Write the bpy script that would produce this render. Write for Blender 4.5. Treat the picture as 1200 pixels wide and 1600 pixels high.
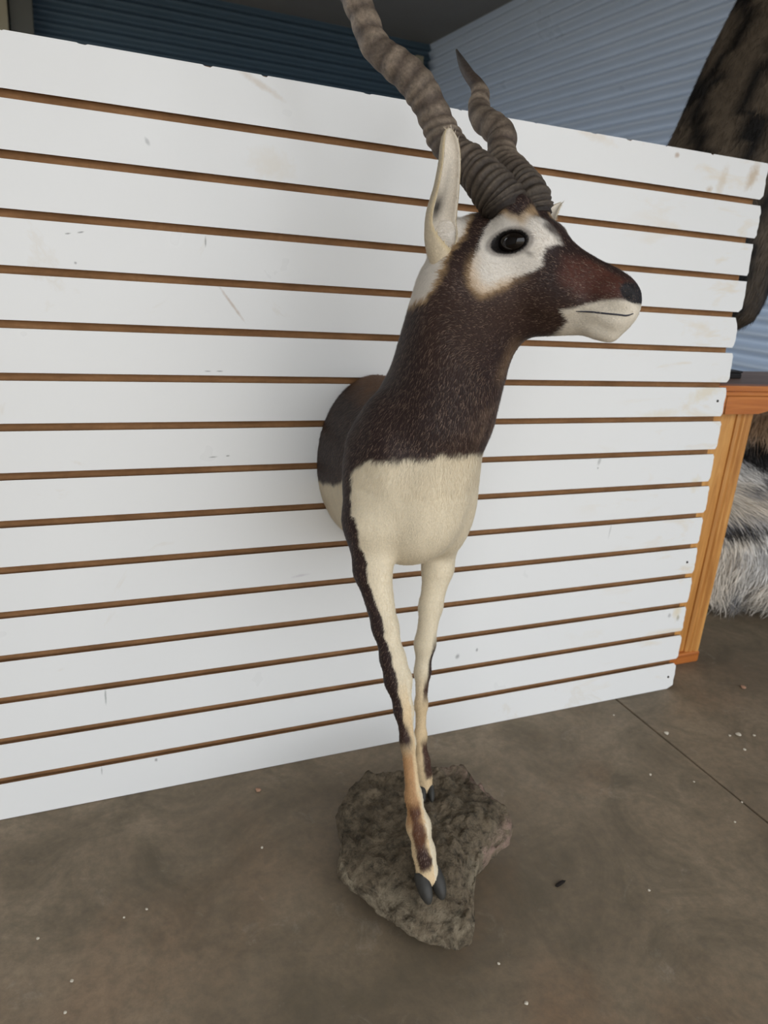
import bpy, bmesh, math, random
import numpy as np
from mathutils import Vector, Matrix, noise

for o in list(bpy.data.objects): bpy.data.objects.remove(o)
scene = bpy.context.scene
COL = scene.collection
random.seed(7)
RNG = np.random.default_rng(11)

# ------------------------------------------------------------------ camera
# world: x along the slatwall to the right, y away behind it, z up; origin = lower right corner of the slatwall
C = np.array([-1.3712, -1.1931, 0.9568])
W = np.array([[0.9196, -0.0584, 0.3886], [-0.3861, -0.3176, 0.8660], [0.0728, -0.9464, -0.3147]])
FPX = 1150.0
LEAN = math.radians(2.5)
cam = bpy.data.cameras.new('camera')
cam.sensor_fit = 'VERTICAL'; cam.sensor_height = 24.0; cam.sensor_width = 18.0
cam.lens = FPX / 1600.0 * 24.0
cam.clip_start = 0.02
cam.dof.use_dof = True; cam.dof.focus_distance = 1.0; cam.dof.aperture_fstop = cam.lens / 4.0
camo = bpy.data.objects.new('camera', cam); COL.objects.link(camo)
r_, u_, b_ = W[:, 0], -W[:, 1], -W[:, 2]
camo.matrix_world = Matrix(((r_[0], u_[0], b_[0], C[0]), (r_[1], u_[1], b_[1], C[1]), (r_[2], u_[2], b_[2], C[2]), (0, 0, 0, 1)))
scene.camera = camo

# ------------------------------------------------------------------ light: daylight through the open shed door behind the camera
world = bpy.data.worlds.new('sky'); scene.world = world; world.use_nodes = True
bg = world.node_tree.nodes['Background']
bg.inputs[0].default_value = (0.925, 0.96, 1.0, 1); bg.inputs[1].default_value = 2.6
DOOR_X0, DOOR_X1, DOOR_H = -2.75, 1.6, 2.62     # the shed is open at the front
FRONT_Y = -2.2
SIDE_Y0, SIDE_Y1, SIDE_H = 0.35, 5.3, 2.45       # unseen opening added in the left wall, behind the panel, to brighten wall_right
LXW = -2.9
def area(name, loc, target, sx, sy, power, color, portal=False):
    l = bpy.data.lights.new(name, 'AREA'); l.shape = 'RECTANGLE'; l.size = sx; l.size_y = sy; l.energy = power; l.color = color
    if portal: l.cycles.is_portal = True
    o = bpy.data.objects.new(name, l); COL.objects.link(o); o.location = loc
    d = Vector(target) - Vector(loc); o.rotation_euler = d.to_track_quat('-Z', 'Y').to_euler()
    return o
area('door_portal', ((DOOR_X0 + DOOR_X1) / 2, FRONT_Y - 0.05, DOOR_H / 2), ((DOOR_X0 + DOOR_X1) / 2, 5, DOOR_H / 2), DOOR_X1 - DOOR_X0, DOOR_H, 10, (1, 1, 1), True)
area('side_portal', (LXW - 0.05, (SIDE_Y0 + SIDE_Y1) / 2, SIDE_H / 2), (5, (SIDE_Y0 + SIDE_Y1) / 2, SIDE_H / 2), SIDE_Y1 - SIDE_Y0, SIDE_H, 10, (1, 1, 1), True)
scene.view_settings.view_transform = 'Standard'; scene.view_settings.look = 'None'
scene.view_settings.gamma = 1.0; scene.view_settings.use_curve_mapping = False
scene.view_settings.exposure = 0.0

# ------------------------------------------------------------------ helpers
def ray(px, py): return W @ np.array([(px - 600) / FPX, (py - 800) / FPX, 1.0])
def Pd(px, py, d): return C + ray(px, py) * d
def Py(px, py, y):
    r = ray(px, py); return C + r * ((y - C[1]) / r[1])
def Pz(px, py, z):
    r = ray(px, py); return C + r * ((z - C[2]) / r[2])
def lin(r, g, b):
    f = lambda c: (c / 255 / 12.92) if c / 255 <= 0.04045 else ((c / 255 + 0.055) / 1.055) ** 2.4
    return np.array([f(r), f(g), f(b)])
def nrm(v): v = np.asarray(v, float); return v / np.linalg.norm(v)
def sstep(a, b, x): t = np.clip((x - a) / (b - a), 0, 1); return t * t * (3 - 2 * t)

def tag(o, label=None, cat=None, group=None, kind=None):
    if label: o['label'] = label
    if cat: o['category'] = cat
    if group: o['group'] = group
    if kind: o['kind'] = kind
    return o
def empty(name, loc=(0, 0, 0)):
    o = bpy.data.objects.new(name, None); COL.objects.link(o); o.location = loc; o.empty_display_size = 0.1; return o
def link(name, me, mats, parent=None, smooth=False):
    if not isinstance(mats, (list, tuple)): mats = [mats]
    for m in mats: me.materials.append(m)
    o = bpy.data.objects.new(name, me); COL.objects.link(o)
    if parent is not None:
        o.parent = parent
        o.matrix_parent_inverse = Matrix.Translation(-Vector(parent.location)) if parent.type == 'EMPTY' and parent.parent is None and parent.rotation_euler.x == 0 else Matrix()
    if smooth: me.polygons.foreach_set('use_smooth', [True] * len(me.polygons))
    return o
def np_mesh(name, V, Fc, colors=None):
    V = np.asarray(V, np.float32); Fc = np.asarray(Fc, np.int32); k = Fc.shape[1]
    me = bpy.data.meshes.new(name)
    me.vertices.add(len(V)); me.vertices.foreach_set('co', V.ravel())
    me.loops.add(Fc.size); me.loops.foreach_set('vertex_index', Fc.ravel())
    me.polygons.add(len(Fc)); me.polygons.foreach_set('loop_start', np.arange(0, Fc.size, k, dtype=np.int32))
    me.update(calc_edges=True)
    if colors is not None:
        a = me.color_attributes.new('Col', 'FLOAT_COLOR', 'POINT')
        a.data.foreach_set('color', np.c_[colors, np.ones(len(V))].astype(np.float32).ravel())
    me.validate()
    return me
def bm_mesh(name, bm):
    bmesh.ops.recalc_face_normals(bm, faces=bm.faces)
    me = bpy.data.meshes.new(name); bm.to_mesh(me); bm.free(); return me
def bm_box(bm, x0, x1, y0, y1, z0, z1, bevel=0.0, mat=0):
    v = [bm.verts.new(p) for p in ((x0, y0, z0), (x1, y0, z0), (x1, y1, z0), (x0, y1, z0), (x0, y0, z1), (x1, y0, z1), (x1, y1, z1), (x0, y1, z1))]
    fs = [bm.faces.new([v[i] for i in q]) for q in ((0, 3, 2, 1), (4, 5, 6, 7), (0, 1, 5, 4), (1, 2, 6, 5), (2, 3, 7, 6), (3, 0, 4, 7))]
    for f in fs: f.material_index = mat
    if bevel > 0:
        es = list({e for f in fs for e in f.edges})
        bmesh.ops.bevel(bm, geom=es, offset=bevel, segments=2, affect='EDGES', profile=0.5)
def bm_prism(bm, pts, axis, a0, a1, mat=0):
    # pts in the two remaining axes, extruded along axis from a0 to a1
    def mk(p, a):
        c = list(p); c.insert(axis, a); return bm.verts.new(c)
    A = [mk(p, a0) for p in pts]; B = [mk(p, a1) for p in pts]; n = len(pts)
    fs = [bm.faces.new(A), bm.faces.new(B[::-1])]
    for i in range(n): fs.append(bm.faces.new((A[i], B[i], B[(i + 1) % n], A[(i + 1) % n])))
    for f in fs: f.material_index = mat
    return fs

# ------------------------------------------------------------------ materials
class Mat:
    def __init__(s, name, rough=0.6, spec=0.4, metal=0.0):
        s.m = bpy.data.materials.new(name); s.m.use_nodes = True; s.nt = s.m.node_tree
        s.b = s.nt.nodes['Principled BSDF']; s.b.inputs['Roughness'].default_value = rough
        s.b.inputs['Specular IOR Level'].default_value = spec; s.b.inputs['Metallic'].default_value = metal
    def n(s, t, **kw):
        x = s.nt.nodes.new(t)
        for k, v in kw.items():
            if k in x.inputs: x.inputs[k].default_value = v
            else: setattr(x, k, v)
        return x
    def l(s, a, b): s.nt.links.new(a, b)
    def coord(s, scale=(1, 1, 1), kind='Object', loc=(0, 0, 0), rot=(0, 0, 0)):
        tc = s.n('ShaderNodeTexCoord'); mp = s.n('ShaderNodeMapping')
        mp.inputs['Scale'].default_value = scale; mp.inputs['Location'].default_value = loc; mp.inputs['Rotation'].default_value = rot
        s.l(tc.outputs[kind], mp.inputs['Vector']); return mp.outputs[0]
    def noise(s, vec, scale, detail=4, rough=0.55, dist=0.0):
        x = s.n('ShaderNodeTexNoise', Scale=scale, Detail=detail, Roughness=rough, Distortion=dist); s.l(vec, x.inputs['Vector']); return x.outputs['Fac']
    def ramp(s, fac, stops):
        x = s.n('ShaderNodeValToRGB'); e = x.color_ramp.elements
        while len(e) < len(stops): e.new(0.5)
        for i, (p, c) in enumerate(stops):
            e[i].position = p; e[i].color = (*c, 1) if len(c) == 3 else c
        s.l(fac, x.inputs[0]); return x.outputs[0]
    def mix(s, fac, a, b, mode='MIX'):
        x = s.n('ShaderNodeMix', data_type='RGBA', blend_type=mode)
        for idx, v in ((0, fac), (6, a), (7, b)):
            if hasattr(v, 'is_output') or isinstance(v, bpy.types.NodeSocket): s.l(v, x.inputs[idx])
            else: x.inputs[idx].default_value = v if idx == 0 else (*v, 1)
        return x.outputs[2]
    def math(s, op, a, b=None, c=None, clamp=False):
        x = s.n('ShaderNodeMath', operation=op, use_clamp=clamp)
        for i, v in enumerate((a, b, c)):
            if v is None: continue
            if isinstance(v, bpy.types.NodeSocket): s.l(v, x.inputs[i])
            else: x.inputs[i].default_value = v
        return x.outputs[0]
    def color(s, v):
        if isinstance(v, bpy.types.NodeSocket): s.l(v, s.b.inputs['Base Color'])
        else: s.b.inputs['Base Color'].default_value = (*v, 1)
        return s
    def bump(s, h, strength=0.3, dist=0.01):
        x = s.n('ShaderNodeBump', Strength=strength, Distance=dist); s.l(h, x.inputs['Height']); s.l(x.outputs[0], s.b.inputs['Normal']); return s

TB, BK, YL = lin(188, 160, 120), lin(58, 54, 52), lin(222, 202, 152)
SCUFFS = [(405, 132, 42, 5, 24, TB, 0.45), (362, 476, 30, 2.2, 52, lin(170, 140, 110), 0.7), (106, 366, 5, 1.3, -10, BK, 0.9), (126, 364, 5, 1.3, -14, BK, 0.9), (118, 412, 2, 2, 0, BK, 0.7), (325, 581, 5, 1.1, 0, BK, 0.7), (343, 581, 5, 1.1, 0, BK, 0.7),
          (333, 715, 6, 1.1, -4, BK, 0.8), (356, 713, 3, 1.2, -4, BK, 0.8), (321, 378, 1.2, 8, 0, BK, 0.8), (165, 1090, 1.3, 14, 0, lin(110, 116, 110), 0.8), (159, 1205, 1.0, 7, 0, BK, 0.6), (244, 1188, 2.2, 3, 0, BK, 0.8), (230, 222, 3, 6, -30, lin(130, 130, 130), 0.6),
          (424, 258, 34, 22, 10, lin(224, 212, 190), 0.5), (1176, 276, 10, 22, 22, TB, 0.9), (1128, 285, 8, 24, 14, lin(206, 184, 150), 0.6), (1058, 243, 5, 4, 0, lin(160, 120, 76), 0.8), (1108, 297, 6, 5, 0, TB, 0.8), (925, 210, 44, 8, 12, lin(220, 200, 170), 0.5),
          (1105, 612, 40, 12, -24, YL, 0.55), (1030, 650, 40, 9, -6, YL, 0.4), (1086, 757, 10, 12, 0, YL, 0.6), (1058, 955, 8, 14, 0, YL, 0.7), (1046, 962, 3, 4, 0, BK, 0.5), (1059, 966, 3, 5, 0, lin(120, 110, 60), 0.7), (936, 722, 3, 6, 15, lin(120, 120, 118), 0.6), (934, 732, 1.6, 1.6, 0, BK, 0.7),
          (715, 1026, 4, 4, 30, BK, 0.7), (745, 1016, 2, 3, 0, BK, 0.8), (953, 830, 1.5, 12, 6, lin(150, 152, 150), 0.6), (470, 900, 14, 2, -6, lin(196, 188, 196), 0.6), (660, 320, 20, 8, 0, lin(222, 208, 184), 0.0)]
# white laminate of the slats: scuffs, yellow stains towards the right end (object coords = panel coords)
def mat_laminate():
    m = Mat('white_laminate', rough=0.32, spec=0.5)
    v = m.coord()
    base = m.mix(m.noise(v, 1.3, 3), lin(232, 232, 230), lin(238, 237, 234))
    sep = m.n('ShaderNodeSeparateXYZ'); m.l(v, sep.inputs[0])
    right = m.n('ShaderNodeMapRange', clamp=True); m.l(sep.outputs[0], right.inputs[0]); right.inputs[1].default_value = -0.42; right.inputs[2].default_value = -0.02
    vs = m.coord(scale=(3.2, 1, 11), rot=(0, 0.5, 0))
    st = m.ramp(m.noise(vs, 1.7, 5, 0.6, 0.8), [(0.56, (0, 0, 0)), (0.72, (1, 1, 1))])
    f1 = m.math('MULTIPLY', m.math('MULTIPLY', st, right.outputs[0]), 0.55)
    c1 = m.mix(f1, base, lin(222, 200, 158))
    # water stain rings and brown smears elsewhere, faint
    vs2 = m.coord(scale=(1, 1, 1), loc=(3.1, 0, 1.7))
    st2 = m.ramp(m.noise(vs2, 3.3, 6, 0.62, 1.2), [(0.64, (0, 0, 0)), (0.675, (1, 1, 1)), (0.70, (0.35, 0.35, 0.35))])
    c2 = m.mix(m.math('MULTIPLY', st2, 0.16), c1, lin(205, 186, 150))
    # dark specks and short scratches
    vd = m.coord(scale=(30, 30, 60))
    sp = m.ramp(m.noise(vd, 1.0, 2, 0.5), [(0.79, (0, 0, 0)), (0.82, (1, 1, 1))])
    ms = m.ramp(m.noise(v, 4.0, 2), [(0.52, (0, 0, 0)), (0.6, (1, 1, 1))])
    c3 = m.mix(m.math('MULTIPLY', m.math('MULTIPLY', sp, ms), 0.7), c2, lin(70, 66, 62))
    # single scuffs, smears and scratches, each at its own place on the panel: (px, py, half length px, half width px, tilt deg, colour, strength)
    for px, py, hl, hw, ti, cc, sg in SCUFFS:
        r = ray(px, py); pn = np.array([0, math.cos(LEAN), -math.sin(LEAN)]); t = -(C @ pn) / (r @ pn); X = C + r * t; k = t / FPX
        tc = m.n('ShaderNodeTexCoord'); mp = m.n('ShaderNodeMapping', vector_type='TEXTURE'); m.l(tc.outputs['Object'], mp.inputs['Vector'])
        mp.inputs['Location'].default_value = (X[0], 0, X[2] / math.cos(LEAN)); mp.inputs['Rotation'].default_value = (0, math.radians(ti), 0); mp.inputs['Scale'].default_value = (hl * k * 1.3, 1, hw * k * 1.3)
        ln = m.n('ShaderNodeVectorMath', operation='LENGTH'); m.l(mp.outputs[0], ln.inputs[0])
        wob = m.math('ADD', ln.outputs['Value'], m.math('MULTIPLY', m.math('SUBTRACT', m.noise(v, 90, 3), 0.5), 1.1))
        fac = m.math('MULTIPLY', m.ramp(wob, [(0.25, (1, 1, 1)), (1.0, (0, 0, 0))]), sg * 0.72)
        c3 = m.mix(fac, c3, cc)
    m.color(c3)
    m.l(m.ramp(m.noise(v, 9, 3), [(0.3, (0.27,) * 3), (0.7, (0.36,) * 3)]), m.b.inputs['Roughness'])
    return m.m
def mat_mdf():
    m = Mat('mdf_core', rough=0.85, spec=0.2); v = m.coord(scale=(2, 14, 14))
    n1 = m.noise(v, 5, 6, 0.65); n2 = m.noise(m.coord(), 120, 2)
    c = m.mix(m.math('MULTIPLY', n2, 0.5), m.ramp(n1, [(0.3, lin(122, 88, 58)), (0.6, lin(160, 118, 80)), (0.8, lin(178, 140, 100))]), lin(110, 78, 50))
    m.color(c).bump(n2, 0.3, 0.001); return m.m
def mat_concrete():
    m = Mat('concrete', rough=0.62, spec=0.35); v = m.coord()
    n1 = m.noise(v, 1.6, 6, 0.62, 0.6); n2 = m.noise(m.coord(loc=(5, 2, 0)), 5.5, 7, 0.68, 0.8); n3 = m.noise(v, 60, 4, 0.7); n4 = m.noise(m.coord(loc=(1, 9, 0)), 2.6, 4, 0.5, 0.4)
    c = m.ramp(n1, [(0.28, lin(104, 90, 72)), (0.5, lin(138, 121, 99)), (0.72, lin(162, 144, 120))])
    c = m.mix(m.ramp(n2, [(0.44, (0, 0, 0)), (0.66, (0.8,) * 3)]), c, lin(98, 88, 71))
    c = m.mix(m.ramp(n4, [(0.54, (0, 0, 0)), (0.74, (0.5,) * 3)]), c, lin(142, 108, 80))
    c = m.mix(m.ramp(m.noise(m.coord(loc=(7, 3, 0)), 11, 8, 0.75, 1.0), [(0.60, (0, 0, 0)), (0.74, (0.4,) * 3)]), c, lin(176, 166, 150))
    c = m.mix(m.math('MULTIPLY', m.ramp(n3, [(0.35, (0, 0, 0)), (0.65, (1, 1, 1))]), 0.42), c, lin(92, 84, 72))
    m.color(c).bump(m.math('ADD', n3, m.math('MULTIPLY', n2, 2.0)), 0.12, 0.004)
    m.l(m.ramp(n2, [(0.3, (0.48,) * 3), (0.7, (0.72,) * 3)]), m.b.inputs['Roughness']); return m.m
def mat_wood(name, a, b, c, axis='Z', scale=1.0, rough=0.42):
    m = Mat(name, rough=rough, spec=0.45)
    sc = {'Z': (16, 16, 1.0), 'X': (1.0, 16, 16)}[axis]
    v = m.coord(scale=tuple(k * scale for k in sc))
    n1 = m.noise(v, 2.2, 5, 0.6, 1.2); n2 = m.noise(v, 11, 4, 0.6)
    col = m.ramp(n1, [(0.3, a), (0.52, b), (0.72, c)])
    col = m.mix(m.math('MULTIPLY', m.ramp(n2, [(0.45, (0, 0, 0)), (0.7, (1, 1, 1))]), 0.35), col, a)
    m.color(col).bump(n2, 0.12, 0.001); return m.m
def mat_sheet(name, a, b, rough=0.42, metal=0.0):
    m = Mat(name, rough=rough, spec=0.5, metal=metal); v = m.coord(scale=(0.6, 0.6, 3))
    m.color(m.mix(m.noise(v, 2.5, 6, 0.6), a, b)); 
    m.l(m.ramp(m.noise(m.coord(), 3, 4), [(0.3, (rough - 0.06,) * 3), (0.7, (rough + 0.1,) * 3)]), m.b.inputs['Roughness']); return m.m
def mat_plain(name, c, rough=0.5, spec=0.4, metal=0.0, var=0.2, scale=20, bump=0.0):
    m = Mat(name, rough=rough, spec=spec, metal=metal); n = m.noise(m.coord(), scale, 5, 0.6)
    c = np.array(c); m.color(m.mix(n, c * (1 - var), np.minimum(c * (1 + var), 1)))
    if bump: m.bump(n, bump, 0.004)
    return m.m
def mat_fur(name, rough=0.62, spec=0.25, grain=420, bump=0.2, tint=0.16):
    m = Mat(name, rough=rough, spec=spec); a = m.n('ShaderNodeAttribute', attribute_name='Col')
    n = m.noise(m.coord(), grain, 3, 0.6); n2 = m.noise(m.coord(scale=(1, 1, 0.35)), 38, 4, 0.6)
    g = m.ramp(n, [(0.25, (1 - tint,) * 3), (0.75, (1 + tint * 0.4,) * 3)])
    g2 = m.ramp(n2, [(0.3, (0.86,) * 3), (0.7, (1.06,) * 3)])
    m.color(m.mix(1.0, m.mix(1.0, a.outputs['Color'], g, 'MULTIPLY'), g2, 'MULTIPLY')).bump(n, bump, 0.002); return m.m
def mat_attr(name, rough=0.6, spec=0.3):
    m = Mat(name, rough=rough, spec=spec); a = m.n('ShaderNodeAttribute', attribute_name='Col'); m.color(a.outputs['Color']); return m.m
def mat_rock():
    m = Mat('rock', rough=0.85, spec=0.25); v = m.coord()
    n1 = m.noise(v, 9, 8, 0.7, 0.8); n2 = m.noise(v, 60, 6, 0.75); n3 = m.noise(m.coord(loc=(4, 1, 2)), 22, 6, 0.7, 0.6)
    a = m.n('ShaderNodeAttribute', attribute_name='Col')
    c = m.ramp(n1, [(0.28, lin(80, 70, 56)), (0.5, lin(122, 108, 88)), (0.7, lin(150, 134, 111))])
    c = m.mix(m.math('MULTIPLY', m.ramp(n2, [(0.35, (1, 1, 1)), (0.55, (0, 0, 0))]), 0.75), c, lin(42, 40, 33))
    sep = m.n('ShaderNodeSeparateColor'); m.l(a.outputs['Color'], sep.inputs[0])
    pale = m.math('MULTIPLY', sep.outputs[0], m.ramp(n3, [(0.47, (0, 0, 0)), (0.6, (1, 1, 1))]))
    c = m.mix(m.math('MULTIPLY', pale, 0.8), c, lin(158, 145, 122))
    pink = m.math('MULTIPLY', sep.outputs[1], m.ramp(n3, [(0.45, (0, 0, 0)), (0.58, (1, 1, 1))]))
    c = m.mix(m.math('MULTIPLY', pink, 0.6), c, lin(165, 128, 120))
    m.color(c).bump(m.math('ADD', n2, m.math('MULTIPLY', n3, 0.8)), 1.0, 0.012); return m.m
def mat_horn():
    m = Mat('horn', rough=0.6, spec=0.35); a = m.n('ShaderNodeAttribute', attribute_name='Col')
    v = m.coord(); n = m.noise(v, 210, 5, 0.7); n2 = m.noise(v, 45, 5, 0.65, 0.6)
    g = m.ramp(n, [(0.3, (0.62,) * 3), (0.7, (1.3,) * 3)]); g2 = m.ramp(n2, [(0.35, (0.72,) * 3), (0.65, (1.18,) * 3)])
    m.color(m.mix(1.0, m.mix(1.0, a.outputs['Color'], g, 'MULTIPLY'), g2, 'MULTIPLY')).bump(m.math('ADD', n, n2), 0.55, 0.002); return m.m

M = dict(
    lam=mat_laminate(), mdf=mat_mdf(), conc=mat_concrete(),
    oak=mat_wood('oak_upright', lin(170, 112, 52), lin(205, 146, 78), lin(222, 170, 100), 'Z'),
    oakx=mat_wood('oak_apron', lin(150, 82, 34), lin(186, 110, 50), lin(206, 134, 68), 'X'),
    topw=mat_wood('table_top', lin(120, 98, 88), lin(142, 118, 106), lin(160, 134, 120), 'X', rough=0.5),
    sheet=mat_sheet('galvanised_sheet', lin(186, 203, 224), lin(202, 217, 236), 0.33, 0.0),
    sheet_b=mat_sheet('blue_grey_sheet', lin(70, 92, 108), lin(80, 102, 118), 0.5),
    ceil=mat_sheet('ceiling_sheet', lin(128, 128, 126), lin(138, 137, 134), 0.6),
    post=mat_sheet('post_paint', lin(150, 144, 122), lin(160, 154, 132), 0.6),
    darkpost=mat_sheet('dark_post_paint', lin(86, 88, 84), lin(96, 98, 92), 0.6),
    wallp=mat_plain('front_wall_sheet', lin(150, 152, 154), 0.5, var=0.05),
    dirt=mat_plain('outside_ground', lin(170, 156, 136), 0.9, var=0.15, scale=3),
    fur=mat_fur('fur_skin'), strand=mat_attr('fur_strands', 0.5, 0.3), horn=mat_horn(), rock=mat_rock(),
    eye=mat_plain('glass_eye', (0.006, 0.004, 0.003), 0.04, 0.4, var=0.0),
    hoof=mat_plain('hoof', lin(58, 56, 52), 0.55, 0.35, var=0.25, scale=90, bump=0.2),
    nose=mat_plain('nose_leather', lin(30, 28, 29), 0.4, 0.5, var=0.2, scale=300, bump=0.3),
    lip=mat_plain('lip_line', lin(62, 62, 68), 0.6, 0.3),
    black=mat_plain('black_plastic', lin(26, 22, 20), 0.45, 0.4),
    screw=mat_plain('dark_screw', lin(46, 40, 34), 0.5, 0.5, metal=0.6),
    joint=mat_plain('joint_dirt', lin(44, 38, 32), 0.95, 0.1),
)

# ------------------------------------------------------------------ setting
WX, BY, CZ = 1.75, 5.54, 2.83
LX = LXW
def structure(o): o['kind'] = 'structure'; return o
# concrete floor: two slabs with a saw-cut joint between them
ja, jb = Pz(960, 1090, 0), Pz(1200, 1285, 0)
jd = nrm(jb - ja); jn = np.array([-jd[1], jd[0], 0]) * 0.0022
far0, far1 = ja - jd * 2.6, jb + jd * 6.5
bm = bmesh.new(); bm_box(bm, LX, WX, FRONT_Y, BY, -0.12, -0.012)
floor = structure(link('floor', bm_mesh('floor', bm), M['joint']))
def clip_poly(poly, p, n):
    out = []
    for i in range(len(poly)):
        a, b = np.array(poly[i], float), np.array(poly[(i + 1) % len(poly)], float)
        da, db = (a - p) @ n, (b - p) @ n
        if da >= 0: out.append(a)
        if da * db < 0: out.append(a + (b - a) * da / (da - db))
    return out
rect = [(LX, FRONT_Y), (WX, FRONT_Y), (WX, BY), (LX, BY)]
n2 = nrm(jn[:2])
for s in (1, -1):
    pl = clip_poly(rect, ja[:2] + n2 * s * 0.0022, n2 * s)
    bm = bmesh.new(); bm_prism(bm, [tuple(p) for p in pl], 2, -0.012, 0.0)
    bmesh.ops.bevel(bm, geom=[e for e in bm.edges if all(v.co.z > -0.001 for v in e.verts)], offset=0.0015, segments=1, affect='EDGES')
    link('slab', bm_mesh('slab', bm), M['conc'], floor)
def corrugated(name, p0, p1, z0, z1, mat, nrm_dir, pitch=0.0762, amp=0.019):
    nz = int((z1 - z0) / pitch * 10); nl = 2
    z = np.linspace(z0, z1, nz + 1); off = amp * np.sin(2 * np.pi * z / pitch)
    p0, p1, nd = map(lambda q: np.array(q, float), (p0, p1, nrm_dir))
    V = []
    for t in np.linspace(0, 1, nl):
        b = p0 + (p1 - p0) * t
        V.append(np.c_[b[0] + nd[0] * off, b[1] + nd[1] * off, z])
    V = np.concatenate(V); F = []
    for j in range(nl - 1):
        for i in range(nz): F.append((j * (nz + 1) + i, j * (nz + 1) + i + 1, (j + 1) * (nz + 1) + i + 1, (j + 1) * (nz + 1) + i))
    return structure(link(name, np_mesh(name, V, F), mat, smooth=True))
corrugated('wall_right', (WX, FRONT_Y, 0), (WX, BY + 0.05, 0), 0, CZ + 0.03, M['sheet'], (-1, 0))
corrugated('wall_back', (LX - 0.05, BY, 0), (WX + 0.05, BY, 0), 0, CZ + 0.03, M['sheet_b'], (0, -1))
bm = bmesh.new()
bm_box(bm, LX - 0.06, LX, FRONT_Y, SIDE_Y0, 0, CZ); bm_box(bm, LX - 0.06, LX, SIDE_Y1, BY + 0.05, 0, CZ); bm_box(bm, LX - 0.06, LX, SIDE_Y0, SIDE_Y1, SIDE_H, CZ)
structure(link('wall_left', bm_mesh('wall_left', bm), M['wallp']))
bm = bmesh.new(); bm_box(bm, LX - 0.06, WX + 0.06, FRONT_Y - 0.1, BY + 0.06, CZ, CZ + 0.05); structure(link('ceiling', bm_mesh('ceiling', bm), M['ceil']))
bm = bmesh.new()
bm_box(bm, LX, DOOR_X0, FRONT_Y - 0.1, FRONT_Y, 0, CZ); bm_box(bm, DOOR_X1, WX, FRONT_Y - 0.1, FRONT_Y, 0, CZ); bm_box(bm, DOOR_X0, DOOR_X1, FRONT_Y - 0.1, FRONT_Y, DOOR_H, CZ)
structure(link('wall_front', bm_mesh('wall_front', bm), M['wallp']))
bm = bmesh.new(); bm_box(bm, -26, 14, -26, 20, -0.3, -0.125); structure(link('ground', bm_mesh('ground', bm), M['dirt']))
# steel posts of the back wall, ceiling beam over the back wall
bm = bmesh.new(); bm_box(bm, WX - 0.17, WX - 0.10, BY - 0.10, BY - 0.02, 0, CZ - 0.12, 0.004); structure(link('trim_1', bm_mesh('trim_1', bm), M['post']))
px0 = Py(52, 30, BY - 0.15)
bm = bmesh.new(); bm_box(bm, px0[0] - 0.15, px0[0], BY - 0.16, BY - 0.02, 0, CZ, 0.004); structure(link('trim_2', bm_mesh('trim_2', bm), M['darkpost']))
bm = bmesh.new(); bm_box(bm, px0[0] - 0.32, px0[0] - 0.16, BY - 0.20, BY - 0.02, 0, CZ, 0.004); structure(link('trim_3', bm_mesh('trim_3', bm), M['post']))

# ------------------------------------------------------------------ slatwall panel
PW, PH, PITCH, SLOT = 2.44, 1.2192, 0.0762, 0.0118
panel = empty('slatwall_panel'); panel.rotation_euler = (-LEAN, 0, 0); panel.location = (0, 0, 0.001)
tag(panel, 'large white slatwall display panel with brown grooves, leaning upright on the concrete floor', 'slatwall panel')
bm = bmesh.new(); bm_box(bm, -PW, -0.012, 0.0115, 0.019, 0.0, PH)
link('backing_board', bm_mesh('backing_board', bm), M['mdf'], panel)
screw_at = {0: [], 6: [0.022], 11: [0.026], 15: [0.02], 2: [], }
bms = bmesh.new(); bmesh.ops.create_cone(bms, cap_ends=True, segments=12, radius1=0.0032, radius2=0.0024, depth=0.002, matrix=Matrix.Rotation(math.pi / 2, 4, 'X'))
screw_me = bm_mesh('screw', bms); screw_me.materials.append(M['screw'])
rr = random.Random(5)
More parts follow.
